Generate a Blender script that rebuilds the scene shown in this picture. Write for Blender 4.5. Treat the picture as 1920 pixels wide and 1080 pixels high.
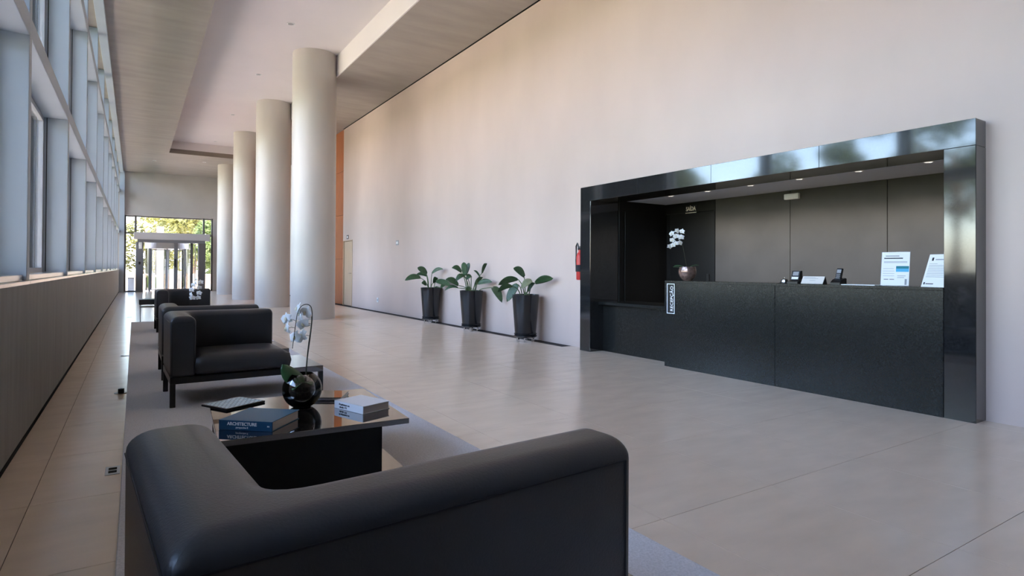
import bpy, bmesh, math, random
from mathutils import Vector, Matrix, Euler
random.seed(7)
for o in list(bpy.data.objects): bpy.data.objects.remove(o)
scene = bpy.context.scene
COL = scene.collection
R = math.radians

# ------------------------------------------------------------------ camera
cam_d = bpy.data.cameras.new('camera'); cam = bpy.data.objects.new('camera', cam_d); COL.objects.link(cam)
cam_d.sensor_width = 36.0; cam_d.lens = 1112.0/1920*36.0
cam_d.shift_y = -0.02283; cam_d.clip_start = 0.05; cam_d.clip_end = 400
cam.matrix_world = Matrix(((0.84376825, -0.0089274, -0.53663343, 0.0),
                           (-0.53667862, -0.00362985, -0.84377893, 0.0),
                           (0.00558485, 0.99995356, -0.0078539, 1.15), (0, 0, 0, 1)))
scene.camera = cam
# ------------------------------------------------------------------ sky, sun, exposure
world = bpy.data.worlds.new('sky'); scene.world = world; world.use_nodes = True
wn = world.node_tree; wn.nodes.clear()
wo = wn.nodes.new('ShaderNodeOutputWorld'); wb = wn.nodes.new('ShaderNodeBackground'); ws = wn.nodes.new('ShaderNodeTexSky')
ws.sky_type = 'NISHITA'; ws.sun_disc = False; ws.sun_elevation = R(58); ws.sun_rotation = R(170); ws.air_density = 1.0; ws.dust_density = 2.0; ws.ozone_density = 1.0
wb.inputs[1].default_value = 0.56
wn.links.new(ws.outputs[0], wb.inputs[0]); wn.links.new(wb.outputs[0], wo.inputs[0])
sun_d = bpy.data.lights.new('sun', 'SUN'); sun = bpy.data.objects.new('sun', sun_d); COL.objects.link(sun)
sun_d.energy = 5.6; sun_d.angle = R(0.6); sun_d.color = (1.0, 0.93, 0.83)
sun.location = (5, -25, 43); sun.rotation_euler = Vector((-0.10, 0.50, -0.86)).to_track_quat('-Z', 'Y').to_euler()
scene.view_settings.view_transform = 'Standard'; scene.view_settings.look = 'None'
scene.view_settings.gamma = 1.0; scene.view_settings.use_curve_mapping = False
scene.view_settings.exposure = 2.6

# ------------------------------------------------------------------ materials
def mat(name, color, rough=0.5, spec=0.5, metal=0.0, vary=0.0, scale=3.0, bump=0.0, bscale=60.0, coat=0.0, trans=0.0, ior=1.45, stretch=None, detail=6.0, coatr=0.03):
    m = bpy.data.materials.new(name); m.use_nodes = True
    nt = m.node_tree; b = nt.nodes['Principled BSDF']
    b.inputs['Base Color'].default_value = (*color, 1); b.inputs['Roughness'].default_value = rough
    b.inputs['Specular IOR Level'].default_value = spec; b.inputs['Metallic'].default_value = metal
    b.inputs['IOR'].default_value = ior
    if coat: b.inputs['Coat Weight'].default_value = coat; b.inputs['Coat Roughness'].default_value = coatr
    if trans: b.inputs['Transmission Weight'].default_value = trans
    geo = nt.nodes.new('ShaderNodeNewGeometry'); mp = nt.nodes.new('ShaderNodeMapping')
    nt.links.new(geo.outputs['Position'], mp.inputs[0])
    if stretch: mp.inputs['Scale'].default_value = stretch
    if vary:
        n = nt.nodes.new('ShaderNodeTexNoise'); n.inputs['Scale'].default_value = scale; n.inputs['Detail'].default_value = detail
        nt.links.new(mp.outputs[0], n.inputs['Vector'])
        rp = nt.nodes.new('ShaderNodeValToRGB')
        rp.color_ramp.elements[0].position = 0.28; rp.color_ramp.elements[1].position = 0.72
        rp.color_ramp.elements[0].color = (*[c*(1-vary) for c in color], 1)
        rp.color_ramp.elements[1].color = (*[min(1, c*(1+vary)) for c in color], 1)
        nt.links.new(n.outputs[0], rp.inputs[0]); nt.links.new(rp.outputs[0], b.inputs['Base Color'])
    if bump:
        n2 = nt.nodes.new('ShaderNodeTexNoise'); n2.inputs['Scale'].default_value = bscale; n2.inputs['Detail'].default_value = 5
        nt.links.new(mp.outputs[0], n2.inputs['Vector'])
        bp = nt.nodes.new('ShaderNodeBump'); bp.inputs['Strength'].default_value = bump; bp.inputs['Distance'].default_value = 0.01
        nt.links.new(n2.outputs[0], bp.inputs['Height']); nt.links.new(bp.outputs[0], b.inputs['Normal'])
    return m
def glass_pane(name, tint=(0.93, 0.96, 0.95), ior=1.45):
    m = bpy.data.materials.new(name); m.use_nodes = True; nt = m.node_tree; nt.nodes.clear()
    o = nt.nodes.new('ShaderNodeOutputMaterial'); mx = nt.nodes.new('ShaderNodeMixShader')
    t = nt.nodes.new('ShaderNodeBsdfTransparent'); g = nt.nodes.new('ShaderNodeBsdfGlossy'); f = nt.nodes.new('ShaderNodeFresnel')
    t.inputs[0].default_value = (*tint, 1); g.inputs['Roughness'].default_value = 0.02; f.inputs[0].default_value = ior
    nt.links.new(f.outputs[0], mx.inputs[0]); nt.links.new(t.outputs[0], mx.inputs[1]); nt.links.new(g.outputs[0], mx.inputs[2]); nt.links.new(mx.outputs[0], o.inputs[0])
    return m
def emit(name, color, s):
    m = bpy.data.materials.new(name); m.use_nodes = True; b = m.node_tree.nodes['Principled BSDF']
    b.inputs['Base Color'].default_value = (*color, 1); b.inputs['Emission Color'].default_value = (*color, 1); b.inputs['Emission Strength'].default_value = s
    return m
M = {}
M['concrete'] = mat('wall_concrete', (0.555, 0.437, 0.385), 0.34, 0.45, vary=0.07, scale=0.9, bump=0.02, bscale=25, stretch=(1, 1, 0.5))
M['concrete_far'] = mat('far_concrete', (0.50, 0.46, 0.43), 0.6, 0.3, vary=0.07, scale=1.2)
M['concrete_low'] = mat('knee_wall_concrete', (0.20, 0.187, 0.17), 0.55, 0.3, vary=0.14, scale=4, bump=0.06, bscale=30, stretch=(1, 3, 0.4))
M['column'] = mat('column_concrete', (0.55, 0.505, 0.465), 0.36, 0.45, vary=0.07, scale=1.4, stretch=(1, 1, 0.35), bump=0.02, bscale=25)
M['soffit'] = mat('soffit_concrete', (0.36, 0.318, 0.282), 0.6, 0.3, vary=0.09, scale=2.2, stretch=(0.5, 2, 1))
M['white_ceiling'] = mat('white_plaster', (0.74, 0.69, 0.69), 0.7, 0.2, vary=0.02, scale=1)
M['fin'] = mat('fin_panel', (0.45, 0.50, 0.56), 0.45, 0.4, vary=0.03, scale=2)
M['alu'] = mat('window_frame', (0.46, 0.47, 0.50), 0.4, 0.5)
M['sill'] = mat('brushed_sill_metal', (0.72, 0.69, 0.66), 0.22, 0.5, metal=0.9)
M['tile'] = mat('stone_floor_tile', (0.72, 0.575, 0.45), 0.2, 0.6, vary=0.06, scale=4, stretch=(0.7, 1.8, 1), detail=9)
M['grout'] = mat('grout', (0.05, 0.043, 0.04), 0.9, 0.1)
M['rug'] = mat('grey_carpet', (0.63, 0.61, 0.635), 0.95, 0.1, vary=0.14, scale=110, bump=0.2, bscale=300)
M['granite'] = mat('polished_black_granite', (0.016, 0.016, 0.017), 0.07, 1.0, vary=0.7, scale=75, detail=4, coat=0.45, coatr=0.05)
M['granite_front'] = mat('dark_granite_front', (0.011, 0.0115, 0.011), 0.22, 0.5, vary=0.7, scale=80, detail=4)
M['niche'] = mat('dark_niche_panel', (0.060, 0.056, 0.053), 0.5, 0.3, vary=0.12, scale=3)
M['niche_dark'] = mat('black_niche_panel', (0.006, 0.006, 0.006), 0.45, 0.3, vary=0.1, scale=3)
M['joint'] = mat('dark_joint', (0.01, 0.01, 0.01), 0.8, 0.1)
M['leather'] = mat('black_leather', (0.024, 0.025, 0.029), 0.38, 0.7, vary=0.15, scale=5, bump=0.10, bscale=170)
M['leather_seam'] = mat('leather_seam', (0.008, 0.008, 0.010), 0.5, 0.4)
M['black_metal'] = mat('black_lacquer', (0.008, 0.008, 0.009), 0.3, 0.5)
M['black_gloss'] = mat('black_mirror_glass', (0.012, 0.009, 0.008), 0.02, 0.5, coat=1.0, coatr=0.01, ior=2.0)
M['black_panel'] = mat('black_table_panel', (0.004, 0.004, 0.004), 0.45, 0.2)
M['pot'] = mat('glazed_black_pot', (0.011, 0.011, 0.013), 0.12, 0.6)
M['plant_leaf'] = mat('dark_green_leaf', (0.036, 0.072, 0.030), 0.38, 0.5, vary=0.3, scale=14)
M['leaf_under'] = mat('pale_leaf', (0.20, 0.21, 0.12), 0.5, 0.4, vary=0.2, scale=14)
M['orchid_leaf'] = mat('orchid_leaf', (0.05, 0.14, 0.05), 0.33, 0.5, vary=0.2, scale=20)
M['stem'] = mat('plant_stem', (0.07, 0.11, 0.04), 0.5, 0.4)
M['dark_stem'] = mat('dark_orchid_stem', (0.03, 0.03, 0.018), 0.5, 0.3)
M['lip'] = mat('orchid_lip', (0.75, 0.68, 0.50), 0.5, 0.3)
M['soil'] = mat('dark_soil', (0.085, 0.066, 0.054), 0.8, 0.3, vary=0.5, scale=60, bump=1.0, bscale=90)
M['bowl_glass'] = glass_pane('clear_bowl_glass', (0.86, 0.86, 0.86), 1.5)
M['pane'] = glass_pane('window_glass', (0.97, 0.97, 0.97), 1.45)
M['copper'] = mat('bronze_bowl', (0.28, 0.19, 0.16), 0.16, 0.6, metal=0.6, vary=0.5, scale=30)
M['wood'] = mat('orange_wood', (0.36, 0.115, 0.04), 0.4, 0.4, vary=0.2, scale=6, stretch=(6, 6, 0.5))
M['door_wood'] = mat('beige_door', (0.50, 0.365, 0.25), 0.5, 0.3, vary=0.08, scale=6, stretch=(6, 6, 0.5))
M['white'] = mat('white_plastic', (0.78, 0.78, 0.78), 0.4, 0.4)
M['grey'] = mat('grey_plastic', (0.30, 0.30, 0.31), 0.4, 0.4)
M['black_plastic'] = mat('black_plastic', (0.012, 0.012, 0.013), 0.3, 0.5)
M['paper'] = mat('printed_paper', (0.80, 0.81, 0.82), 0.6, 0.2)
M['ink'] = mat('grey_ink', (0.28, 0.29, 0.31), 0.7, 0.1)
M['ink_dark'] = mat('black_ink', (0.03, 0.03, 0.035), 0.7, 0.1)
M['ink_blue'] = mat('blue_print', (0.10, 0.42, 0.66), 0.6, 0.2)
M['ink_teal'] = mat('teal_print', (0.03, 0.20, 0.24), 0.6, 0.2)
M['acrylic'] = glass_pane('clear_acrylic', (0.95, 0.97, 0.98), 1.4)
M['blue_cover'] = mat('blue_book_cover', (0.035, 0.115, 0.185), 0.42, 0.4)
M['blue_spine'] = mat('blue_book_spine', (0.012, 0.075, 0.16), 0.42, 0.4)
M['white_cover'] = mat('white_book_cover', (0.74, 0.74, 0.76), 0.4, 0.4)
M['pages'] = mat('book_pages', (0.55, 0.49, 0.45), 0.8, 0.1, vary=0.1, scale=40, stretch=(0.2, 0.2, 20))
M['letter'] = mat('white_lettering', (0.85, 0.85, 0.85), 0.5, 0.2)
M['steel'] = mat('stainless_steel', (0.6, 0.6, 0.6), 0.25, 0.5, metal=1.0)
M['chrome'] = mat('chrome_caster', (0.75, 0.75, 0.77), 0.2, 0.5, metal=0.9)
M['red'] = mat('red_enamel', (0.50, 0.035, 0.03), 0.35, 0.5)
M['bark'] = mat('tree_bark', (0.16, 0.115, 0.08), 0.9, 0.1, vary=0.3, scale=9, bump=0.5, bscale=14)
M['pave'] = mat('outside_paving', (0.60, 0.51, 0.44), 0.85, 0.2, vary=0.1, scale=1.2)
M['lawn'] = mat('outside_lawn', (0.16, 0.19, 0.06), 0.95, 0.1, vary=0.3, scale=4)
M['header'] = mat('painted_header', (0.50, 0.47, 0.47), 0.5, 0.3)
M['door_frame'] = mat('grey_door_frame', (0.20, 0.20, 0.215), 0.4, 0.5, metal=0.3)
M['dark_frame'] = mat('brown_door_frame', (0.13, 0.115, 0.11), 0.45, 0.4)
M['fascia'] = mat('brown_fascia', (0.22, 0.18, 0.15), 0.6, 0.3)
M['lamp_glow'] = emit('downlight_glow', (1.0, 0.95, 0.86), 0.3)
def foliage_mat(name, color):
    m = mat(name, color, 0.5, 0.3, vary=0.35, scale=1.5); nt = m.node_tree; b = nt.nodes['Principled BSDF']
    out = nt.nodes['Material Output']; tr = nt.nodes.new('ShaderNodeBsdfTranslucent'); mx = nt.nodes.new('ShaderNodeMixShader'); mx.inputs[0].default_value = 0.4
    tr.inputs[0].default_value = (min(0.9, color[0]*1.6), min(0.9, color[1]*1.5), min(0.9, color[2]*1.1), 1)
    nt.links.new(b.outputs[0], mx.inputs[1]); nt.links.new(tr.outputs[0], mx.inputs[2]); nt.links.new(mx.outputs[0], out.inputs[0])
    return m
M['petal'] = foliage_mat('white_petal', (0.95, 0.95, 0.94)); M['petal'].node_tree.nodes['Mix Shader'].inputs[0].default_value = 0.2
M['foliage'] = foliage_mat('sunlit_foliage', (0.085, 0.115, 0.034))
M['foliage2'] = foliage_mat('yellow_green_foliage', (0.115, 0.115, 0.035))

# ------------------------------------------------------------------ mesh helpers
class MB:
    def __init__(s): s.v = []; s.f = []
    def add(s, v, f):
        n = len(s.v); s.v += [tuple(p) for p in v]; s.f += [tuple(i+n for i in q) for q in f]; return s
    def box(s, x0, x1, y0, y1, z0, z1):
        return s.add([(x0,y0,z0),(x1,y0,z0),(x1,y1,z0),(x0,y1,z0),(x0,y0,z1),(x1,y0,z1),(x1,y1,z1),(x0,y1,z1)],
                     [(0,3,2,1),(4,5,6,7),(0,1,5,4),(1,2,6,5),(2,3,7,6),(3,0,4,7)])
    def rbox(s, x0, x1, y0, y1, z0, z1, b=0.004, seg=2):
        bm = bmesh.new(); bmesh.ops.create_cube(bm, size=1.0)
        for v in bm.verts: v.co = Vector((x0+(v.co.x+.5)*(x1-x0), y0+(v.co.y+.5)*(y1-y0), z0+(v.co.z+.5)*(z1-z0)))
        bmesh.ops.bevel(bm, geom=bm.edges[:], offset=b, segments=seg, profile=0.5, affect='EDGES')
        bm.verts.index_update(); s.add([v.co.copy() for v in bm.verts], [[v.index for v in f.verts] for f in bm.faces]); bm.free(); return s
    def lathe(s, prof, cx=0, cy=0, seg=24, cap=True):
        n = len(prof); v = []; f = []
        for k in range(seg):
            a = 2*math.pi*k/seg
            for r, z in prof: v.append((cx+r*math.cos(a), cy+r*math.sin(a), z))
        for k in range(seg):
            k2 = (k+1) % seg
            for i in range(n-1): f.append((k*n+i, k2*n+i, k2*n+i+1, k*n+i+1))
        if cap:
            f.append(tuple(k*n for k in reversed(range(seg)))); f.append(tuple(k*n+n-1 for k in range(seg)))
        return s.add(v, f)
    def tube(s, pts, r, seg=8, r2=None):
        pts = [Vector(p) for p in pts]; n = len(pts); v = []; f = []
        ref = Vector((0, 0, 1))
        for i, p in enumerate(pts):
            t = (pts[min(i+1, n-1)]-pts[max(i-1, 0)]).normalized()
            a = t.cross(ref)
            if a.length < 1e-3: a = t.cross(Vector((1, 0, 0)))
            a.normalize(); b = a.cross(t)
            rr = r if r2 is None else r+(r2-r)*i/(n-1)
            for k in range(seg):
                w = 2*math.pi*k/seg; v.append(p+a*math.cos(w)*rr+b*math.sin(w)*rr)
        for i in range(n-1):
            for k in range(seg):
                k2 = (k+1) % seg; f.append((i*seg+k, i*seg+k2, (i+1)*seg+k2, (i+1)*seg+k))
        f.append(tuple(reversed(range(seg)))); f.append(tuple((n-1)*seg+k for k in range(seg)))
        return s.add(v, f)
    def prism(s, poly, axis, a, b):
        # poly: 2D points; axis: 0 -> poly is (y,z) extruded in x ; 1 -> (x,z) in y ; 2 -> (x,y) in z
        def P(p, t): return {0: (t, p[0], p[1]), 1: (p[0], t, p[1]), 2: (p[0], p[1], t)}[axis]
        n = len(poly); v = [P(p, a) for p in poly]+[P(p, b) for p in poly]
        f = [tuple(range(n)), tuple(reversed(range(n, 2*n)))]+[(i, n+i, n+(i+1) % n, (i+1) % n) for i in range(n)]
        return s.add(v, f)
    def mesh(s, name, m=None, smooth=False):
        me = bpy.data.meshes.new(name); me.from_pydata(s.v, [], s.f); me.update()
        bm = bmesh.new(); bm.from_mesh(me); bmesh.ops.recalc_face_normals(bm, faces=bm.faces[:]); bm.to_mesh(me); bm.free()
        if m: me.materials.append(m)
        if smooth:
            for p in me.polygons: p.use_smooth = True
            if smooth != 'all': me.set_sharp_from_angle(angle=R(40))
        return me
    def build(s, name, m, parent=None, smooth=False): return obj(name, s.mesh(name, m, smooth), parent)
def obj(name, me, parent=None, loc=None, rot=None):
    o = bpy.data.objects.new(name, me); COL.objects.link(o)
    if parent: o.parent = parent
    if loc: o.location = loc
    if rot: o.rotation_euler = rot
    return o
def tag(o, label=None, cat=None, group=None, kind=None):
    if label: o['label'] = label
    if cat: o['category'] = cat
    if group: o['group'] = group
    if kind: o['kind'] = kind
    return o
def thing(name, label, cat, loc=(0, 0, 0), rz=0, group=None):
    o = bpy.data.objects.new(name, None); COL.objects.link(o); o.location = loc; o.rotation_euler = (0, 0, rz); o.empty_display_size = 0.1
    return tag(o, label, cat, group)
def struct(o, label, cat): return tag(o, label, cat, kind='structure')
def text_mesh(name, body, size, m, parent, loc, rot, ext=0.0005, align='CENTER', sx=1.0, bold=0.0):
    cu = bpy.data.curves.new(name, 'FONT'); cu.body = body; cu.size = size; cu.extrude = ext; cu.align_x = align; cu.align_y = 'CENTER'; cu.offset = bold; cu.resolution_u = 3
    t = bpy.data.objects.new(name, cu); COL.objects.link(t)
    dg = bpy.context.evaluated_depsgraph_get(); dg.update()
    me = bpy.data.meshes.new_from_object(t.evaluated_get(dg)); bpy.data.objects.remove(t); bpy.data.curves.remove(cu)
    me.name = name; me.materials.clear(); me.materials.append(m)
    for v in me.vertices: v.co.x *= sx
    return obj(name, me, parent, loc, rot)
def copy_tree(o, parent=None):
    c = o.copy(); COL.objects.link(c); c.parent = parent
    for ch in list(o.children): copy_tree(ch, c)
    return c

# ================================================================== SETTING
XL, XR, YB, YF = -0.61, 5.56, -9.0, 32.6     # inner faces of the hall
ZC, ZW = 5.57, 6.05                           # soffit, white recess
# --- floor
fl = MB().box(-1.1, 7.4, YB-0.3, YF+3.2, -0.22, -0.004).build('floor', M['grout']); struct(fl, 'polished beige stone tile floor of the lobby', 'floor')
TX, TY = 0.828, 0.852
xs = [-0.61, -0.42]+[-0.42+TX*k for k in range(1, 9)]+[7.0]
tile_cache = {}
def tile(x0, x1, y0, y1):
    key = (round(x1-x0, 3), round(y1-y0, 3))
    if key not in tile_cache:
        g = 0.0014; w, d = key
        tile_cache[key] = MB().box(g, w-g, g, d-g, -0.02, 0.0).mesh('tile', M['tile'])
    return tile_cache[key]
rest = MB()
k = -12
while True:
    y0 = 1.09+TY*k; y1 = y0+TY
    if y0 > YF+2.5: break
    for i in range(len(xs)-1):
        x0, x1 = xs[i], xs[i+1]
        if x0 > 5.3 and y0 > 7: continue
        if y0 > 0.0 and y1 < 22.0: obj('tile', tile(x0, x1, y0, y1), fl, (x0, y0, 0))
        else: rest.box(x0+.0014, x1-.0014, y0+.0014, y1-.0014, -0.02, 0.0)
    k += 1
tag(rest.build('tile_field', M['tile'], fl), kind='stuff')

# --- ceilings
ce = MB()
ce.box(-1.0, 1.08, YB-0.3, YF+0.3, ZC, 6.6)          # left soffit
ce.box(3.92, 7.4, YB-0.3, YF+0.3, ZC, 6.6)            # right soffit
ce.box(1.08, 3.92, 26.4, YF+0.3, ZC, 6.6)             # far soffit
ce.box(1.08, 3.92, YB-0.3, YB+1.5, ZC, 6.6)
co = ce.build('ceiling', M['soffit']); struct(co, 'raw grey concrete soffit around the white recess', 'ceiling')
MB().box(1.08, 3.92, YB+1.5, 26.4, ZW, 6.6).build('recess_panel', M['white_ceiling'], co)['label'] = 'smooth white recessed ceiling panel'
MB().box(3.895, 3.92, YB+1.5, 26.4, ZC+0.001, ZW).build('recess_side', M['white_ceiling'], co)
MB().box(1.08, 3.895, 26.36, 26.40, ZC+0.001, ZC+0.17).build('recess_fascia', M['fascia'], co)['label'] = 'brown edge at the far end of the recess'
MB().box(1.08, 3.895, 26.37, 26.40, ZC+0.171, ZW).build('recess_end', M['white_ceiling'], co)
def downlight(x, y, z, label, grp, r=0.075):
    t = thing('downlight', label, 'ceiling light', (x, y, z), 0, grp)
    MB().lathe([(r, 0), (r, -0.008), (r*0.8, -0.012), (r*0.72, -0.004), (r*0.72, 0)], seg=20, cap=False).build('ring', M['white'], t, True)
    MB().lathe([(0.001, -0.003), (r*0.72, -0.003), (r*0.72, -0.001), (0.001, -0.001)], seg=20, cap=False).build('lens', M['grey'], t)
for i, (x, y) in enumerate(((2.6, 12.4), (2.6, 16.1), (2.6, 20.8), (2.6, 25.6))):
    downlight(x, y, ZW, 'round downlight in the white ceiling, %s of the row of four' % ('nearest', 'second nearest', 'third nearest', 'farthest')[i], 'recess downlights')
downlight(0.65, 28.65, ZC, 'round downlight in the far grey soffit above the glass door, left one', 'far soffit downlights')
downlight(2.42, 27.9, ZC, 'round downlight in the far grey soffit beside the last column', 'far soffit downlights')

# --- right wall (with the reception niche cut out)
NY0, NY1, NZ, NX = 2.12, 6.42, 2.15, 6.9
wr = MB()
wr.box(XR, 7.4, YB-0.3, NY0-0.1, 0, ZC)
wr.box(XR, 7.4, NY1+0.1, 17.75, 0, ZC)
wr.box(XR, 7.4, NY0-0.1, NY1+0.1, NZ+0.1, ZC)
wr.box(XR, 7.4, 17.75, 18.72, 2.02, ZC)
wr.box(XR+0.3, 7.4, 17.75, 18.72, 0, 2.02)
wro = wr.build('wall_right', M['concrete']); struct(wro, 'tall smooth pale concrete wall behind the potted plants', 'wall')
MB().box(XR+0.02, XR+0.045, 6.6, 17.7, 0, 0.001).build('wall_base_line', M['joint'], wro)
# dark strip painted in place of a shadow line at the ceiling
MB().box(XR-0.012, XR, YB, 18.72, ZC-0.02, ZC).build('painted_shadow_line', M['joint'], wro)
# orange timber panels beyond the wall end
tw = MB().box(XR+0.06, XR+0.3, 18.72, 26.0, 0, ZC).build('wall_timber', M['joint']); struct(tw, 'orange timber clad wall just behind the nearest column', 'wall')
zz = [0, 1.45, 2.85, 4.25, ZC]
for a in range(4):
    for b in range(4):
        MB().rbox(XR+0.02, XR+0.06, 18.74+b*1.8, 18.74+b*1.8+1.79, zz[a]+0.004, zz[a+1]-0.004, 0.003, 1).build('panel', M['wood'], tw)
wb_ = MB().box(XR+0.06, XR+0.3, 26.0, YF+0.3, 0, ZC).build('wall_right_far', M['concrete_far']); struct(wb_, 'far stretch of the right concrete wall behind the columns', 'wall')
# service door at the wall end
d1 = thing('door_2', 'narrow beige wooden door at the end of the concrete wall', 'door', (XR, 18.2, 0)); d1['kind'] = 'structure'
MB().rbox(0.02, 0.06, -0.40, 0.44, 0.005, 1.99, 0.003, 1).build('door_leaf', M['door_wood'], d1)
MB().box(-0.012, 0.08, -0.45, -0.405, 0, 2.02).box(-0.012, 0.08, 0.445, 0.49, 0, 2.02).box(-0.012, 0.08, -0.405, 0.445, 1.995, 2.02).build('door_frame', M['door_wood'], d1)
MB().tube([(0.02, -0.3, 1.0), (-0.03, -0.3, 1.0), (-0.03, -0.19, 1.0)], 0.009).build('door_handle', M['steel'], d1)

# --- far wall with entrance glazing
GX0, GX1, GZ = -0.42, 3.24, 3.56
wf = MB()
wf.box(-1.1, 7.4, YF, YF+0.3, GZ, ZC); wf.box(GX1, 7.4, YF, YF+0.3, 0, GZ); wf.box(-1.1, GX0, YF, YF+0.3, 0, GZ)
wfo = wf.build('wall_far', M['concrete_far']); struct(wfo, 'concrete end wall above the glass entrance', 'wall')
we = thing('window_20', 'tall glazed entrance screen in the end wall with trees outside', 'window', (0, YF+0.12, 0)); we['kind'] = 'structure'
for (a, b, c, d) in ((GX0, GX0+0.07, 0, GZ), (GX1-0.07, GX1, 0, GZ), (-0.03, 0.06, 2.75, GZ), (2.80, 2.88, 2.75, GZ)):
    MB().rbox(a, b, -0.06, 0.06, c, d, 0.004, 1).build('mullion', M['dark_frame'], we)
for (a, b, z) in ((GX0, GX1, GZ-0.07), (GX0, -0.03, 2.70), (2.88, GX1, 2.70), (GX0, 0.1, 0.0), (2.85, GX1, 0.0)):
    MB().rbox(a+0.071, b-0.071 if b == GX1 else b, -0.05, 0.05, z, z+0.06, 0.004, 1).build('rail', M['dark_frame'], we)
for (a, b, c, d) in ((GX0+.07, -.03, 2.76, GZ-.07), (.06, 2.80, 2.76, GZ-.07), (2.88, GX1-.07, 2.76, GZ-.07), (GX0+.07, -0.03, .06, 2.70), (2.95, GX1-.07, .06, 2.70)):
    MB().box(a, b, -0.006, 0.006, c, d).build('pane', M['pane'], we)
# revolving door / portal
rd = thing('revolving_door', 'grey revolving glass door under a pale header box at the far entrance', 'door', (1.45, YF-0.1, 0))
MB().rbox(-1.5, 1.62, -0.35, 0.2, 2.44, 2.76, 0.01, 1).build('header', M['header'], rd)
MB().rbox(-1.36, 1.42, -0.30, 0.2, 2.31, 2.44, 0.01, 1).build('lintel', M['door_frame'], rd)
MB().rbox(-1.42, -1.12, -0.28, 0.2, 0, 2.31, 0.01, 1).build('side_post', M['door_frame'], rd)
MB().rbox(1.14, 1.44, -0.28, 0.2, 0, 2.31, 0.01, 1).build('side_post', M['dark_frame'], rd)
# revolving drum
MB().lathe([(0.0, 2.05), (0.93, 2.05), (0.93, 2.31), (0.0, 2.31)], -0.12, 1.0, 40, False).build('drum_canopy', M['header'], rd, True)
def arc_panel(cx, cy, r, a0, a1, z0, z1, t=0.012, n=10):
    mb = MB(); v = []; f = []
    for i in range(n+1):
        a = R(a0+(a1-a0)*i/n)
        for rr in (r, r+t):
            for z in (z0, z1): v.append((cx+rr*math.cos(a), cy+rr*math.sin(a), z))
    for i in range(n):
        b = 4*i; c = b+4
        f += [(b, b+1, c+1, c), (b+2, c+2, c+3, b+3), (b+1, b+3, c+3, c+1), (b, c, c+2, b+2)]
    f += [(0, 2, 3, 1), (4*n, 4*n+1, 4*n+3, 4*n+2)]
    return mb.add(v, f)
arc_panel(-0.12, 1.0, 0.9, 120, 215, 0.05, 2.05).build('curved_glass', M['pane'], rd, True)
arc_panel(-0.12, 1.0, 0.9, -35, 60, 0.05, 2.05).build('curved_glass', M['pane'], rd, True)
for a in (120, 215, -35, 60):
    x = -0.12+0.9*math.cos(R(a)); y = 1.0+0.9*math.sin(R(a)); MB().rbox(x-.035, x+.035, y-.035, y+.035, 0, 2.05, .006, 1).build('post', M['door_frame'], rd)
MB().tube([(-0.12, 1.0, 0.0), (-0.12, 1.0, 2.05)], 0.05, 12).build('spindle', M['door_frame'], rd)
for a in (20, 140, 260):
    w = MB(); ca, sa = math.cos(R(a)), math.sin(R(a))
    w.add([(-0.12+ca*r+sa*s, 1.0+sa*r-ca*s, z) for r in (0.05, 0.86) for s in (-.006, .006) for z in (0.06, 2.0)], [(0,1,3,2),(4,6,7,5),(0,4,5,1),(2,3,7,6),(1,5,7,3),(0,2,6,4)])
    wing = w.build('wing_glass', M['pane'], rd)
    fr = MB()
    for r in (0.08, 0.84):
        fr.tube([(-0.12+ca*r, 1.0+sa*r, 0.03), (-0.12+ca*r, 1.0+sa*r, 2.02)], 0.022, 6)
    for z in (0.05, 2.0): fr.tube([(-0.12+ca*.08, 1.0+sa*.08, z), (-0.12+ca*.84, 1.0+sa*.84, z)], 0.022, 6)
    fr.build('wing_frame', M['door_frame'], wing)
# swing leaf beside the drum
MB().rbox(0.12, 0.28, -0.05, 0.09, 0, 2.31, .006, 1).build('post', M['door_frame'], rd)
MB().rbox(0.80, 0.92, -0.05, 0.09, 0, 2.31, .006, 1).build('post', M['dark_frame'], rd)
lf = MB().box(0.28, 0.80, 0.01, 0.022, 0.06, 2.25).build('leaf_glass', M['pane'], rd)
MB().rbox(0.33, 0.36, -0.02, 0.05, 0.05, 2.26, .004, 1).rbox(0.74, 0.77, -0.02, 0.05, 0.05, 2.26, .004, 1).build('leaf_frame', M['header'], lf)
MB().box(0.92, 1.14, 0.01, 0.022, 0.06, 2.25).build('side_glass', M['pane'], rd)
MB().rbox(1.0, 1.03, -0.02, 0.05, 0.0, 2.28, .004, 1).build('post', M['header'], rd)
MB().rbox(-1.31, -1.23, -0.33, -0.28, 1.28, 1.40, .006, 1).build('push_button_box', M['black_plastic'], rd)
MB().rbox(0.12, 0.20, -0.16, -0.05, 1.15, 1.55, .01, 1).build('card_reader', M['black_plastic'], rd)
MB().rbox(-1.30, -1.18, -0.33, -0.28, 2.0, 2.30, .006, 1).build('lamp_plate', M['white'], rd)

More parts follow.
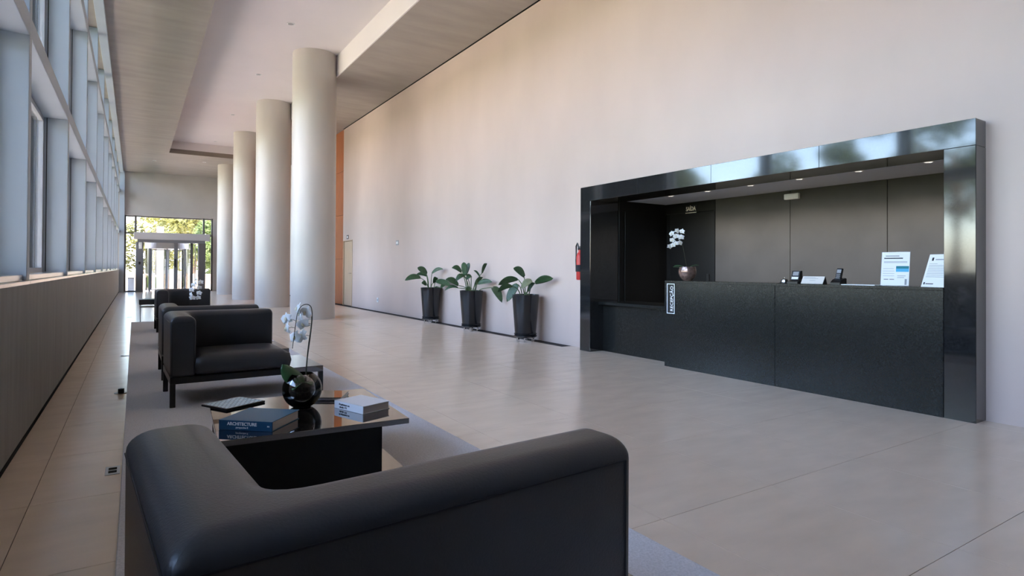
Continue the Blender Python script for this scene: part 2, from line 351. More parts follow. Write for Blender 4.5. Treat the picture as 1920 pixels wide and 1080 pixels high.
# --- left window wall
FS, F0 = 2.745, 5.16
fin_y = [F0+FS*k for k in range(-2, 11) if F0+FS*k < YF-0.2]
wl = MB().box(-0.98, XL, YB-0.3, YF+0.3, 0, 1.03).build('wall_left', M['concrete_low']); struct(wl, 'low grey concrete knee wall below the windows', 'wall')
MB().box(XL-0.001, XL+0.004, YB, YF, 0.0, 0.03).build('base_joint', M['joint'], wl)
MB().box(-0.98, XL, YB-0.3, fin_y[0], 1.031, ZC).build('blocker_bay', M['concrete_far'], wl)  # unseen bays closed off behind the viewer to cut the near window light
edges = fin_y+[YF]
for i in range(len(edges)-1):
    y0, y1 = edges[i], edges[i+1]
    MB().rbox(-0.97, XL+0.012, y0+0.004, y1-0.004, 1.0301, 1.055, 0.003, 1).build('sill_plate', M['sill'], wl)
    MB().rbox(-0.97, XL-0.02, y0+0.06, y1-0.06, 1.0551, 1.095, 0.003, 1).build('sill_upstand', M['sill'], wl)
fin_me = MB().rbox(-0.94, XL, -0.05, 0.05, 1.0555, ZC, 0.004, 1).mesh('fin', M['fin'])
fin_line = MB().box(-0.793, -0.786, -0.052, -0.045, 1.1, ZC).mesh('fin_joint', M['joint'])
for y in fin_y:
    f = obj('fin', fin_me, wl, (0, y, 0)); obj('fin_joint', fin_line, f)
rows = ((1.095, 2.71), (2.85, 4.57), (4.73, ZC-0.01))
for i in range(len(edges)-1):
    y0, y1 = edges[i]+0.05, edges[i+1]-0.05
    for (a, b) in ((2.71, 2.85), (4.57, 4.73)):
        MB().rbox(-0.94, XL, y0, y1, a, b, 0.004, 1).build('transom', M['fin'], wl)
    w = thing('window_%d' % (i+1), 'tall window bay between two pale fins, number %d from the viewer' % (i+1), 'window', (-0.84, (y0+y1)/2, 0)); w['kind'] = 'structure'
    h = (y1-y0)/2
    for (a, b) in rows:
        MB().box(-0.006, 0.006, -h+0.04, h-0.04, a+0.04, b-0.04).build('pane', M['pane'], w)
        fr = MB().box(-0.025, 0.025, -h+0.002, -h+0.045, a, b).box(-0.025, 0.025, h-0.045, h-0.002, a, b).box(-0.025, 0.025, -h+0.045, h-0.045, a, a+0.045).box(-0.025, 0.025, -h+0.045, h-0.045, b-0.045, b)
        fr.build('frame', M['alu'], w)
pel = MB().rbox(XL, XL+0.14, YB, YF, ZC-0.09, ZC-0.001, 0.004, 1).build('trim_1', M['fin']); struct(pel, 'slim pelmet strip along the top of the window wall', 'trim')
MB().box(XL, GX0, YF-0.12, YF, 0, ZC).build('corner_post', M['fin'], wfo)
# --- unseen wall behind the viewer, made solid and dark to dim the foreground
wbk = MB().box(-1.1, 7.4, YB-0.3, YB, 0, ZC)
wbo = wbk.build('wall_back', mat('dark_back_wall', (0.09, 0.095, 0.105), 0.5, 0.3, vary=0.1, scale=1.5)); struct(wbo, 'dark end wall behind the viewer', 'wall')
# --- columns
for i, y in enumerate((13.95, 18.72, 23.5, 28.3)):
    c = MB().lathe([(0.485, 0.0), (0.485, 6.1 if i < 3 else ZC)], 0, 0, 64, True).build('column', M['column'], None, True); c.location = (3.46, y, 0)
    tag(c, ('nearest and largest round concrete column', 'second nearest round concrete column', 'third round concrete column, second from the glass entrance', 'farthest round concrete column beside the glass entrance')[i], 'column', 'round concrete columns')

# ================================================================== RECEPTION NICHE
wn_ = MB().box(NX, NX+0.4, NY0-0.09, NY1+0.09, 0, 2.24).build('wall_niche_back', M['joint']); struct(wn_, 'dark grey panelled back wall of the reception niche', 'wall')
ys = [5.50, 4.37, 3.24, NY0-0.05]
for i in range(3): MB().rbox(NX-0.02, NX, ys[i+1]+0.003, ys[i]-0.003, 0.0, NZ, 0.002, 1).build('panel', M['niche'], wn_)
MB().rbox(NX-0.02, NX, 5.503, NY1, 2.0, NZ, 0.002, 1).build('panel', M['niche_dark'], wn_)
dn = MB().rbox(NX-0.015, NX, 5.51, 6.34, 0.0, 1.99, 0.002, 1).build('door_3', M['niche_dark']); struct(dn, 'flush black door in the niche under the exit lettering', 'door')
MB().rbox(NX-0.03, NX-0.016, 5.6, 5.64, 0.95, 1.1, 0.003, 1).build('door_handle', M['black_plastic'], dn)
wsd = MB().box(5.905, NX-0.001, NY1, NY1+0.09, 0, 2.24).build('wall_niche_left', M['niche_dark']); struct(wsd, 'black side wall of the reception niche', 'wall')
MB().rbox(6.02, 6.72, NY1-0.02, NY1, 0, 2.0, 0.003, 1).build('panel', M['niche_dark'], wsd)
MB().rbox(5.91, 6.01, NY1-0.012, NY1, 0, NZ, 0.003, 1).build('panel', M['niche_dark'], wsd)
wsr = MB().box(5.905, NX-0.001, NY0-0.09, NY0-0.001, 0, 2.24).build('wall_niche_right', M['niche_dark']); struct(wsr, 'right side wall of the reception niche hidden by the frame', 'wall')
nc = MB().box(5.865, NX, NY0, NY1, NZ, NZ+0.09).build('ceiling_niche', mat('niche_ceiling', (0.42, 0.48, 0.58), 0.6, 0.3)); struct(nc, 'grey ceiling of the reception niche', 'ceiling')
# portal of polished granite
XP = 5.38
pr = thing('reception_portal', 'polished black granite frame standing proud around the reception niche', 'portal', (XP, 4.27, 0))
MB().rbox(0, 0.52, 1.905-4.27, 2.119-4.27, 0, 2.115, 0.003, 1).build('jamb', M['granite'], pr)
MB().rbox(0, 0.52, 6.42-4.27, 6.64-4.27, 0, 2.115, 0.003, 1).build('jamb', M['granite'], pr)
seg = [1.905, 3.13, 4.36, 5.50, 6.64]
for i in range(4): MB().rbox(0, 0.48, seg[i]-4.27+0.0007, seg[i+1]-4.27-0.0007, 2.1155, 2.32, 0.002, 1).build('lintel', M['granite'], pr)
# counter
ct = thing('reception_counter', 'long black speckled granite reception counter', 'counter', (XP, 3.57, 0))
MB().rbox(0.0, 0.03, 2.121-3.57, 3.577-3.57, 0, 1.0, 0.002, 1).build('front_panel', M['granite_front'], ct)
MB().rbox(0.0, 0.03, 3.581-3.57, 5.035-3.57, 0, 1.0, 0.002, 1).build('front_panel', M['granite_front'], ct)
MB().box(0.0305, 0.34, 2.13-3.57, 5.03-3.57, 0, 0.999).build('body', M['black_panel'], ct)
MB().rbox(0.0, 0.36, 2.121-3.57, 5.035-3.57, 1.0001, 1.025, 0.002, 1).build('top', M['granite_front'], ct)
# low desk part left of the counter
ld = thing('low_desk', 'lower black desk with a narrow granite ledge left of the reception counter', 'desk', (5.62, 5.73, 0))
MB().rbox(0.0, 0.03, -0.69, 0.69, 0, 0.66, 0.002, 1).build('front_panel', M['granite_front'], ld)
MB().rbox(-0.09, 0.5, -0.69, 0.69, 0.6605, 0.70, 0.003, 1).build('ledge', M['granite_front'], ld)
# RECEPCAO sign on the counter front
sg = thing('reception_sign', 'upright white lettered RECEPÇÃO sign on the counter front', 'sign', (XP-0.001, 4.933, 0.812))
MB().box(-0.004, 0, -0.060, 0.060, -0.178, 0.178).build('plate', M['black_plastic'], sg)
MB().box(-0.006, -0.0041, -0.060, -0.052, -0.178, 0.178).box(-0.006, -0.0041, 0.052, 0.060, -0.178, 0.178).box(-0.006, -0.0041, -0.052, 0.052, 0.170, 0.178).box(-0.006, -0.0041, -0.052, 0.052, -0.178, -0.170).build('border', M['letter'], sg)
text_mesh('lettering', 'RECEPÇÃO', 0.060, M['letter'], sg, (-0.006, -0.018, 0.0), Matrix(((0, 0, -1), (0, 1, 0), (1, 0, 0))).to_euler(), bold=0.0005)

# exit letters, emergency light
ex = thing('exit_sign', 'small cream SAÍDA exit lettering above the black niche door', 'sign', (NX-0.022, 5.93, 2.05))
MB().box(-0.002, 0.002, -0.105, 0.105, -0.065, 0.055).build('plate', M['black_plastic'], ex)
cream = mat('cream_letter', (0.85, 0.80, 0.66), 0.5, 0.2)
text_mesh('lettering', 'SAÍDA', 0.085, cream, ex, (-0.004, 0, 0), Matrix(((0, 0, -1), (-1, 0, 0), (0, 1, 0))).to_euler(), bold=0.002, sx=0.75)
MB().box(-0.004, -0.002, -0.10, 0.10, -0.06, -0.052).build('underline', cream, ex)
em = thing('emergency_light', 'small white emergency light box high on the niche back wall', 'lamp', (NX-0.021, 4.33, 2.07))
MB().rbox(-0.05, 0, -0.095, 0.095, -0.035, 0.035, 0.008, 2).build('housing', M['white'], em, True)
MB().rbox(-0.055, -0.0501, -0.08, 0.08, -0.022, 0.022, 0.002, 1).build('diffuser', M['paper'], em)
# niche spotlights
for i, y in enumerate((5.53, 4.93, 4.32, 3.72, 3.10, 2.49)):
    t = thing('niche_spotlight', 'small white spotlight in the niche ceiling, number %s from the left' % ('one', 'two', 'three', 'four', 'five', 'six')[i], 'lamp', (6.02, y, NZ), 0, 'niche spotlights')
    MB().lathe([(0.045, 0), (0.045, -0.012), (0.034, -0.016), (0.034, -0.004), (0.001, -0.004)], seg=18, cap=False).build('ring', M['white'], t, True)
    MB().lathe([(0.001, -0.006), (0.033, -0.006), (0.033, -0.0045), (0.001, -0.0045)], seg=18, cap=False).build('lens', M['lamp_glow'], t)
    l = bpy.data.lights.new('spot', 'SPOT'); l.energy = 7; l.spot_size = R(110); l.spot_blend = 0.6; l.shadow_soft_size = 0.03; l.color = (1, 0.90, 0.78)
    lo = bpy.data.objects.new('spot', l); COL.objects.link(lo); lo.parent = t; lo.location = (0.0, 0, -0.02); lo.rotation_euler = (0, R(-28), 0)

# ================================================================== SMALL WALL THINGS
t = thing('exit_pictogram', 'tiny black and white sign above the beige wooden door', 'sign', (XR-0.001, 18.24, 2.12))
MB().box(-0.008, 0, -0.09, 0.09, -0.06, 0.06).build('plate', M['black_plastic'], t); MB().box(-0.010, -0.0081, -0.05, 0.04, -0.035, 0.03).build('symbol', M['letter'], t)
t = thing('wall_switch', 'small grey switch plate on the wall left of the potted plants', 'switch', (XR-0.001, 14.1, 1.80))
MB().rbox(-0.012, 0, -0.09, 0.09, -0.06, 0.06, 0.004, 1).build('plate', M['grey'], t); MB().box(-0.015, -0.0121, -0.06, -0.01, -0.03, 0.03).box(-0.015, -0.0121, 0.01, 0.06, -0.03, 0.03).build('rocker', M['white'], t)
t = thing('wall_outlet', 'small white outlet low on the concrete wall', 'outlet', (XR-0.001, 15.5, 0.30))
MB().rbox(-0.012, 0, -0.06, 0.06, -0.06, 0.06, 0.004, 1).build('plate', M['white'], t); MB().box(-0.014, -0.0121, -0.03, 0.03, -0.03, 0.03).build('socket', M['grey'], t)
t = thing('fire_extinguisher', 'red fire extinguisher hung beside the granite frame, mostly hidden by it', 'extinguisher', (5.50, 6.795, 1.0))
MB().lathe([(0.0, 0.0), (0.046, 0.0), (0.053, 0.015), (0.053, 0.34), (0.04, 0.39), (0.022, 0.41), (0.022, 0.44), (0, 0.44)], seg=24, cap=False).build('cylinder', M['red'], t, True)
MB().rbox(-0.02, 0.02, -0.06, 0.03, 0.44, 0.47, .004, 1).rbox(-0.015, 0.015, -0.09, 0.0, 0.475, 0.49, .003, 1).build('valve', M['black_plastic'], t)
MB().tube([(0, 0.02, 0.45), (-0.01, 0.05, 0.54), (-0.01, 0.075, 0.50), (-0.02, 0.065, 0.30), (-0.02, 0.06, 0.12)], 0.011).build('hose', M['black_plastic'], t, True)
MB().box(0.051, 0.066, -0.02, 0.02, 0.28, 0.32).build('bracket', M['steel'], t)
MB().lathe([(0.0535, 0.12), (0.0545, 0.12), (0.0545, 0.22), (0.0535, 0.22)], seg=24, cap=False).build('label_band', M['ink_dark'], t, True)

# ================================================================== RUG
rg = MB().rbox(-0.052, 1.858, 0.1, 14.6, 0.0005, 0.011, 0.004, 1).build('rug', M['rug']); tag(rg, 'long grey carpet runner under the black seating', 'rug')

# ================================================================== ARMCHAIR MODULES
def offset_poly(P, d):
    n = len(P); L = []
    for i in range(n):
        a, b = Vector(P[i]), Vector(P[(i+1) % n]); t = (b-a).normalized(); nrm = Vector((-t.y, t.x))   # inward for CCW
        L.append((a+nrm*d[i], t))
    out = []
    for i in range(n):
        p, t = L[i-1]; q, s = L[i]
        den = t.x*s.y-t.y*s.x; w = q-p; k = (w.x*s.y-w.y*s.x)/den; out.append(p+t*k)
    return out
def round_poly(P, rad, seg):
    n = len(P); out = []; mids = []
    for i in range(n):
        p = P[i]; a = (P[i-1]-p).normalized(); b = (P[(i+1) % n]-p).normalized(); r = rad[i]
        for k in range(seg+1):
            u = k/seg
            s = p+a*r; e = p+b*r
            q = s*(1-u)**2+p*2*u*(1-u)+e*u*u
            out.append(q)
            if k == seg//2: mids.append(len(out)-1)
    return out, mids
CW, CD, ARM, CH, SB, TW = 0.915, 0.80, 0.185, 0.75, 0.255, 0.315   # width, depth, arm, height, base, side table
def l_shell():
    # local: front y=0, back y=CD, arm along x=0..ARM ; CCW outline of the L
    P = [Vector(p) for p in ((0, 0), (ARM, 0), (ARM, CD-ARM), (CW, CD-ARM), (CW, CD), (0, CD))]
    ends = (0, 3)                       # edge 0 (arm front) and edge 3 (back end) round less
    base_rad = [0.022, 0.022, 0.085, 0.022, 0.022, 0.03]
    rings = []
    prof = [(0.014, SB+0.002), (0.0, SB+0.02), (0.0, CH-0.05)]
    for k in range(1, 9):
        a = math.pi/2*k/8; prof.append((0.065*(1-math.cos(a)), CH-0.05+0.05*math.sin(a)))
    for ins, z in prof:
        d = [ins*(0.42 if i in ends else 1.0) for i in range(6)]
        Q = offset_poly(P, d)
        rad = [max(0.006, base_rad[i]*(1-0.5*ins/0.08)) if i != 2 else base_rad[2]+ins*0.6 for i in range(6)]
        half = [0.9*min((Q[i]-Q[i-1]).length, (Q[(i+1) % 6]-Q[i]).length)/2 for i in range(6)]
        rad = [min(rad[i], half[i]) for i in range(6)]
        ring, mids = round_poly(Q, rad, 6); rings.append([(q.x, q.y, z) for q in ring])
    n = len(rings[0]); i2, i5 = mids[2], mids[5]
    chain_arm = [(i5+k) % n for k in range((i2-i5) % n+1)]; chain_back = [(i2+k) % n for k in range((i5-i2) % n+1)]
    res = []
    for ch in (chain_arm, chain_back):
        mb = MB(); m = len(ch); v = [rings[r][i] for r in range(len(rings)) for i in ch]; f = []
        for r in range(len(rings)-1):
            for k in range(m-1): f.append((r*m+k, r*m+k+1, (r+1)*m+k+1, (r+1)*m+k))
        f.append(tuple((len(rings)-1)*m+k for k in range(m))); f.append(tuple(reversed(range(m))))
        mb.add(v, f); res.append(mb)
    return res
def cushion(x0, x1, y0, y1, z0, z1):
    # soft seat: rounded box, crowned on top and bulging at the front
    nx, ny = 14, 12; v = []; f = []
    def sq(u, p): return (1-abs(u)**p)
    for layer in (0, 1):
        for i in range(nx+1):
            for j in range(ny+1):
                u = -1+2*i/nx; w = -1+2*j/ny
                ed = (sq(u, 12)*sq(w, 12))
                h = (z1-z0)
                mid = (z0+z1)/2
                zz = mid+(h/2)*(0.62+0.38*ed**0.5)+0.018*sq(u, 2)*sq(w, 2) if layer else mid-(h/2)*(0.85+0.15*ed**0.5)
                x = (x0+x1)/2+u*(x1-x0)/2; y = (y0+y1)/2+w*(y1-y0)/2
                v.append((x, y, zz))
    K = (nx+1)*(ny+1); I = lambda l, i, j: l*K+i*(ny+1)+j
    for i in range(nx):
        for j in range(ny):
            f.append((I(1, i, j), I(1, i+1, j), I(1, i+1, j+1), I(1, i, j+1))); f.append((I(0, i, j), I(0, i, j+1), I(0, i+1, j+1), I(0, i+1, j)))
    ring = [(i, 0) for i in range(nx)]+[(nx, j) for j in range(ny)]+[(i, ny) for i in range(nx, 0, -1)]+[(0, j) for j in range(ny, 0, -1)]
    n = len(ring); bul = []
    for (i, j) in ring:
        p = Vector(v[I(1, i, j)]); q = Vector(v[I(0, i, j)]); mid = (p+q)/2
        c = Vector(((x0+x1)/2, (y0+y1)/2, mid.z)); d = (mid-c); d.z = 0; d.normalize(); bul.append(len(v)); v.append(tuple(mid+d*0.016))
    for k in range(n):
        a, b = ring[k], ring[(k+1) % n]; c, d = bul[k], bul[(k+1) % n]
        f.append((I(0, *a), I(0, *b), d, c)); f.append((c, d, I(1, *b), I(1, *a)))
    return MB().add(v, f)
def mirror(mb, on):
    if on: mb.v = [(x, CD-y, z) for x, y, z in mb.v]
    return mb
CHCACHE = {}
def armchair(loc, rz, label, away, TW=0.315, grp='black leather lounge modules'):
    # away=False: seat opens towards local -y ; away=True: mirrored, opens towards +y. Origin = front-left base corner
    key = (away, TW)
    if key not in CHCACHE:
        arm, back = l_shell()
        seat = cushion(ARM+0.003, CW+0.012, -0.015, CD-ARM-0.002, SB+0.004, 0.425)
        frame = MB().rbox(0.0, CW+0.004, 0.0, CD, 0.2, SB-0.001, 0.003, 1)
        table = MB().rbox(CW+0.005, CW+TW, 0.0, CD, 0.2, SB-0.001, 0.003, 1)
        legs = [MB().rbox(x, x+0.04, y, y+0.04, 0.0115, 0.2, 0.002, 1) for x in (0.0, CW+TW-0.04) for y in (0.0, CD-0.04)]
        z = CH-0.052; o = 0.0015
        seam_b = MB().tube([(0.02, CD+o, z), (CW-0.03, CD+o, z)], 0.0022, 6).tube([(CW+o, CD-0.03, z), (CW+o, CD-ARM+0.03, z)], 0.0022, 6).tube([(CW-0.022, CD+o-0.0015, SB+.02), (CW-0.022, CD+o, z)], 0.0018, 6)
        seam_a = MB().tube([(-o, 0.03, z), (-o, CD-0.03, z)], 0.0022, 6).tube([(0.014, -o, z-0.01), (0.014, -o, SB+0.02)], 0.0022, 6).tube([(0.03, -o, z), (ARM-0.03, -o, z)], 0.0020, 6).tube([(ARM-0.014, -o, z-0.01), (ARM-0.014, -o, SB+0.02)], 0.0022, 6)
        CHCACHE[key] = dict(
            arm=mirror(arm, away).mesh('armrest', M['leather'], 'all'), back=mirror(back, away).mesh('backrest', M['leather'], 'all'),
            seat=mirror(seat, away).mesh('seat_cushion', M['leather'], 'all'), frame=mirror(frame, away).mesh('base_frame', M['black_metal']),
            table=mirror(table, away).mesh('side_table_top', M['black_gloss']), legs=[mirror(l, away).mesh('leg', M['black_metal']) for l in legs],
            sb=mirror(seam_b, away).mesh('seam', M['leather_seam'], True), sa=mirror(seam_a, away).mesh('seam', M['leather_seam'], True))
    C = CHCACHE[key]
    t = thing('lounge_chair', label, 'armchair', loc, rz, grp)
    obj('base_frame', C['frame'], t); obj('side_table_top', C['table'], t)
    for l in C['legs']: obj('leg', l, t)
    obj('seat_cushion', C['seat'], t); a = obj('armrest', C['arm'], t); b = obj('backrest', C['back'], t)
    obj('seam', C['sa'], a); obj('seam', C['sb'], b)
    return t
nearch = armchair((0.042, 1.01, 0), R(4.2), 'large black leather lounge chair in the foreground seen from behind', True, 0.20); nearch.scale = (1.10, 1.0, 0.978)
armchair((0.248, 5.53, 0), R(1.5), 'black leather lounge chair facing the viewer behind the coffee table with books', False)
armchair((0.235, 6.92, 0), R(0.5), 'black leather lounge chair standing back to back behind the front facing one', True)
armchair((0.325, 12.05, 0), R(1.0), 'farthest black leather lounge chair facing the viewer near the entrance', False)

# bench
bn = thing('bench', 'low black bench with thin chrome legs beside the far lounge chair', 'bench', (0.38, 14.92, 0))
MB().rbox(-0.30, 0.55, -0.28, 0.28, 0.36, 0.47, 0.02, 3).build('seat', M['leather'], bn, True)
MB().rbox(-0.29, 0.54, -0.27, 0.27, 0.30, 0.325, 0.004, 1).build('rail', M['steel'], bn)
for x in (-0.28, 0.52):
    for y in (-0.26, 0.25): MB().rbox(x, x+0.016, y, y+0.016, 0.0005, 0.36, .002, 1).build('leg', M['steel'], bn)

# ================================================================== COFFEE TABLES
def coffee(loc, rz, label):
    t = thing('coffee_table', label, 'table', loc, rz, 'low black coffee tables')
    MB().rbox(-0.475, 0.475, -0.46, 0.46, 0.295, 0.325, 0.002, 1).build('table_top', M['black_gloss'], t)
    MB().rbox(-0.475, 0.475, -0.46, 0.46, 0.0115, 0.032, 0.002, 1).build('base_plate', M['black_gloss'], t)
    MB().rbox(-0.455, 0.325, -0.452, 0.452, 0.0325, 0.2945, 0.002, 1).build('pedestal', M['black_panel'], t)
    return t
coffee((0.838, 3.56, 0), R(-3), 'glossy black coffee table carrying books and an orchid bowl')
coffee((0.80, 10.0, 0), R(0), 'black coffee table farther back carrying an orchid')

def book(name, label, loc, rz, w, d, h, cover, spine, spine_texts, cover_text=None):
    # local: spine along x at y=0, pages towards +y
    t = thing(name, label, 'book', loc, rz)
    c = 0.003
    MB().rbox(0.004, w-0.004, 0.006, d-0.005, c, h-c, 0.001, 1).build('page_block', M['pages'], t)
    MB().rbox(0, w, 0, d, 0, c, 0.001, 1).rbox(0, w, 0, d, h-c, h, 0.001, 1).build('cover', cover, t)
    MB().rbox(0, w, -0.003, 0.005, 0, h, 0.0015, 2).build('spine', spine, t)
    for (txt, size, x, z, m, b) in spine_texts: text_mesh('lettering', txt, size, m, t, (x, -0.0035, z), (R(90), 0, 0), bold=b)
    if cover_text: text_mesh('lettering', cover_text[0], cover_text[1], cover_text[2], t, (w*0.5, d*0.5, h+0.0005), (0, 0, 0))
    return t
TZ = 0.3255
book('architecture_book', 'thick blue hardcover book with white ARCHITECTURE lettering on its spine', (0.37, 3.358, TZ), math.atan2(3.168-3.358, 0.59-0.37), 0.292, 0.270, 0.049, M['blue_cover'], M['blue_spine'],
     [('ARCHITECTURE', 0.0225, 0.128, 0.032, M['letter'], 0.0006), ('perspective II', 0.0125, 0.128, 0.014, M['letter'], 0.0002), ('PH', 0.010, 0.272, 0.025, M['letter'], 0.0003)])
book('white_book', 'thick white hardcover book on the right of the coffee table', (1.006, 3.528, TZ), math.atan2(3.277-3.528, 1.096-1.006), 0.266, 0.192, 0.045, M['white_cover'], M['white_cover'],
     [('Arquitetura no', 0.0165, 0.095, 0.029, M['ink_dark'], 0.0004), ('século XX', 0.0165, 0.085, 0.013, M['ink_dark'], 0.0003)])
# thin illustrated booklet
bk = thing('picture_booklet', 'thin dark booklet with a pale blue tower block picture on its cover', 'book', (0.452, 3.757, TZ), math.atan2(3.879-3.757, 0.676-0.452))
MB().rbox(0, 0.262, 0, 0.235, 0, 0.012, 0.002, 1).build('cover', M['black_plastic'], bk)
pic = mat('facade_print', (0.45, 0.6, 0.66), 0.35, 0.4)
nt = pic.node_tree; tc = nt.nodes.new('ShaderNodeTexCoord'); br = nt.nodes.new('ShaderNodeTexBrick'); nt.links.new(tc.outputs['Object'], br.inputs[0])
br.inputs['Scale'].default_value = 15; br.inputs['Color1'].default_value = (0.85, 0.95, 0.98, 1); br.inputs['Color2'].default_value = (0.50, 0.70, 0.76, 1); br.inputs['Mortar'].default_value = (0.03, 0.06, 0.08, 1); br.inputs['Mortar Size'].default_value = 0.035
nt.links.new(br.outputs[0], nt.nodes['Principled BSDF'].inputs['Base Color'])
MB().box(0.012, 0.252, 0.012, 0.225, 0.012, 0.0126).build('cover_picture', pic, bk)
# dark catalogue behind the bowl
cb = thing('dark_catalogue', 'flat glossy dark catalogue behind the white book and the orchid bowl', 'book', (0.865, 3.82, TZ), R(-30))
MB().rbox(0, 0.26, 0, 0.22, 0, 0.003, 0.001, 1).rbox(0, 0.26, 0, 0.22, 0.017, 0.020, 0.001, 1).build('cover', M['black_gloss'], cb)
MB().box(0.003, 0.256, 0.004, 0.216, 0.003, 0.017).build('page_block', M['white_cover'], cb)

# ------------------------------------------------------------------ orchids
def petal_flower():
    # one flower facing local -y, centre at origin
    mb = MB()
    def pet(ang, ln, wd, dy):
        n = 6; v = []; f = []
        for i in range(n+1):
            u = i/n; hw = wd*math.sin(math.pi*min(1, 0.12+0.88*u)**0.8) if u < 1 else 0.001
            for s in (-1, 0, 1):
                x = s*hw; z = ln*u; y = dy-0.10*ln*math.sin(u*math.pi)-(0.08*ln if s == 0 else 0)+0.12*ln*u
                ca, sa = math.cos(ang), math.sin(ang); v.append((x*ca+z*sa, y, -x*sa+z*ca))
        for i in range(n):
            for s in range(2): f.append((i*3+s, i*3+s+1, (i+1)*3+s+1, (i+1)*3+s))
        mb.add(v, f)
    for a in (0, 125, -125): pet(R(a), 0.036, 0.013, 0.004)
    for a in (72, -72): pet(R(a), 0.037, 0.021, -0.002)
    return mb.mesh('flower', M['petal'], 'all')
FLOWER = petal_flower()
LIP = MB().lathe([(0.0, -0.012), (0.006, -0.006), (0.007, 0.0), (0.003, 0.008), (0, 0.010)], 0, -0.008, 8, False).mesh('lip', M['lip'], True)
def smooth_path(pts, n=4):
    out = []; P = [Vector(p) for p in pts]
    for i in range(len(P)-1):
        p0, p1, p2, p3 = P[max(i-1, 0)], P[i], P[i+1], P[min(i+2, len(P)-1)]
        for k in range(n):
            u = k/n; out.append(0.5*((2*p1)+(p2-p0)*u+(2*p0-5*p1+4*p2-p3)*u*u+(3*p1-p0-3*p2+p3)*u**3))
    out.append(P[-1]); return out
def strap_leaf(a, c, b, w, side, name, m, parent):
    # blade from a over control c to b, side = half width direction
    n = 10; v = []; f = []; a, b, c, side = Vector(a), Vector(b), Vector(c), Vector(side).normalized()
    for i in range(n+1):
        u = i/n; p = a*(1-u)**2+c*2*u*(1-u)+b*u*u; t = ((c-a)*(1-u)+(b-c)*u).normalized(); nrm = t.cross(side).normalized()
        hw = w*(math.sin(math.pi*(0.06+0.94*u))**0.6 if u < 1 else 0.02)
        for s in (-1, -0.5, 0, 0.5, 1): v.append(p+side*hw*s+nrm*(0.16*w*abs(s)**1.5))
    for i in range(n):
        for s in range(4): f.append((i*5+s, i*5+s+1, (i+1)*5+s+1, (i+1)*5+s))
    o = MB().add(v, f).build(name, m, parent, 'all')
    md = o.modifiers.new('thick', 'SOLIDIFY'); md.thickness = 0.0022; md.offset = 0
    return o
def orchid(name, label, loc, stem, flowers, leaves, bowl, fsize, face, grp='white orchids in bowls', curl=None):
    t = thing(name, label, 'orchid', loc, 0, grp)
    bowl(t)
    sm = MB().tube(smooth_path(stem), 0.0032, 7, 0.002).build('stem', M['dark_stem'], t, True)
    if curl: MB().tube(smooth_path(curl), 0.0026, 6).build('support_cane', M['dark_stem'], t, True)
    for i, (x, y, z) in enumerate(flowers):
        q = min(smooth_path(stem), key=lambda p: (p-Vector((x, y, z))).length)
        MB().tube([q, (Vector((x, y, z))+q)/2+Vector((0, 0, 0.006)), (x, y, z)], 0.0013, 5).build('flower_stalk', M['dark_stem'], t)
        rot = (R(random.uniform(-12, 16)), R(random.uniform(-25, 25)), face+R(random.uniform(-35, 35)))
        fo = obj('flower', FLOWER, t, (x, y, z), rot); s = fsize*random.uniform(0.9, 1.15); fo.scale = (s, s, s)
        obj('lip', LIP, fo)
    for (a, c, b, w, side) in leaves: strap_leaf(a, c, b, w, side, 'leaf', M['orchid_leaf'], t)
    return t
def glass_bowl(r, h, soil=0.62):
    def f(t):
        prof = []; a0 = math.asin(min(0.99, 0.42)); 
        zc = r*0.93
        n = 18
        for i in range(n+1):
            a = -math.pi/2+0.42+(math.pi-0.42-0.62)*i/n; prof.append((r*math.cos(a), zc+r*math.sin(a)))
        z0 = prof[0][1]; prof = [(x, z-z0) for x, z in prof]
        inner = [(x-0.003, z+0.002) for x, z in reversed(prof)]
        MB().lathe([(0.0005, 0.0)]+prof+inner+[(0.0005, 0.003)], seg=36, cap=False).build('glass_bowl', M['bowl_glass'], t, True)
        top = soil*2*r; sp = [(x-0.006, max(0.005, z)) for x, z in prof if z < top]
        MB().lathe([(0.0005, 0.006)]+sp+[(sp[-1][0]*0.6, sp[-1][1]+0.010), (0.0005, sp[-1][1]+0.014)], seg=36, cap=False).build('soil', M['soil'], t, True)
    return f
# main orchid on the coffee table : base at (0.848,3.66)
bx, by = 0.848, 3.655
rel = lambda pts: [(x-bx, y, z-TZ) for x, y, z in pts]
st = rel([(0.868, 0, 0.45), (0.872, 0, 0.53), (0.876, 0, 0.60), (0.884, 0, 0.67), (0.896, 0, 0.767), (0.902, -0.005, 0.859), (0.893, -0.01, 0.917), (0.866, -0.012, 0.934), (0.835, -0.012, 0.922), (0.815, -0.01, 0.88), (0.807, -0.005, 0.821), (0.801, 0, 0.765), (0.790, 0, 0.674)])
flw = rel([(0.757, 0.01, 0.850), (0.760, -0.005, 0.795), (0.826, 0.03, 0.905), (0.842, 0.035, 0.876), (0.874, 0.035, 0.880), (0.856, 0.03, 0.812), (0.854, 0.03, 0.742), (0.812, 0.03, 0.735)])
lv = [((0.015, 0, 0.135), (-0.06, -0.01, 0.17), (-0.115, -0.02, 0.262), 0.052, (0.75, 0.35, 0.45)),
      ((0.02, 0, 0.135), (-0.025, -0.05, 0.155), (-0.075, -0.10, 0.120), 0.030, (0.6, -0.6, 0.3)),
      ((0.01, 0.01, 0.135), (-0.05, 0.05, 0.20), (-0.09, 0.06, 0.18), 0.036, (0.7, 0.6, 0.2)),
      ((0.02, 0, 0.135), (0.01, -0.06, 0.165), (0.03, -0.10, 0.14), 0.026, (1, 0.1, 0))]
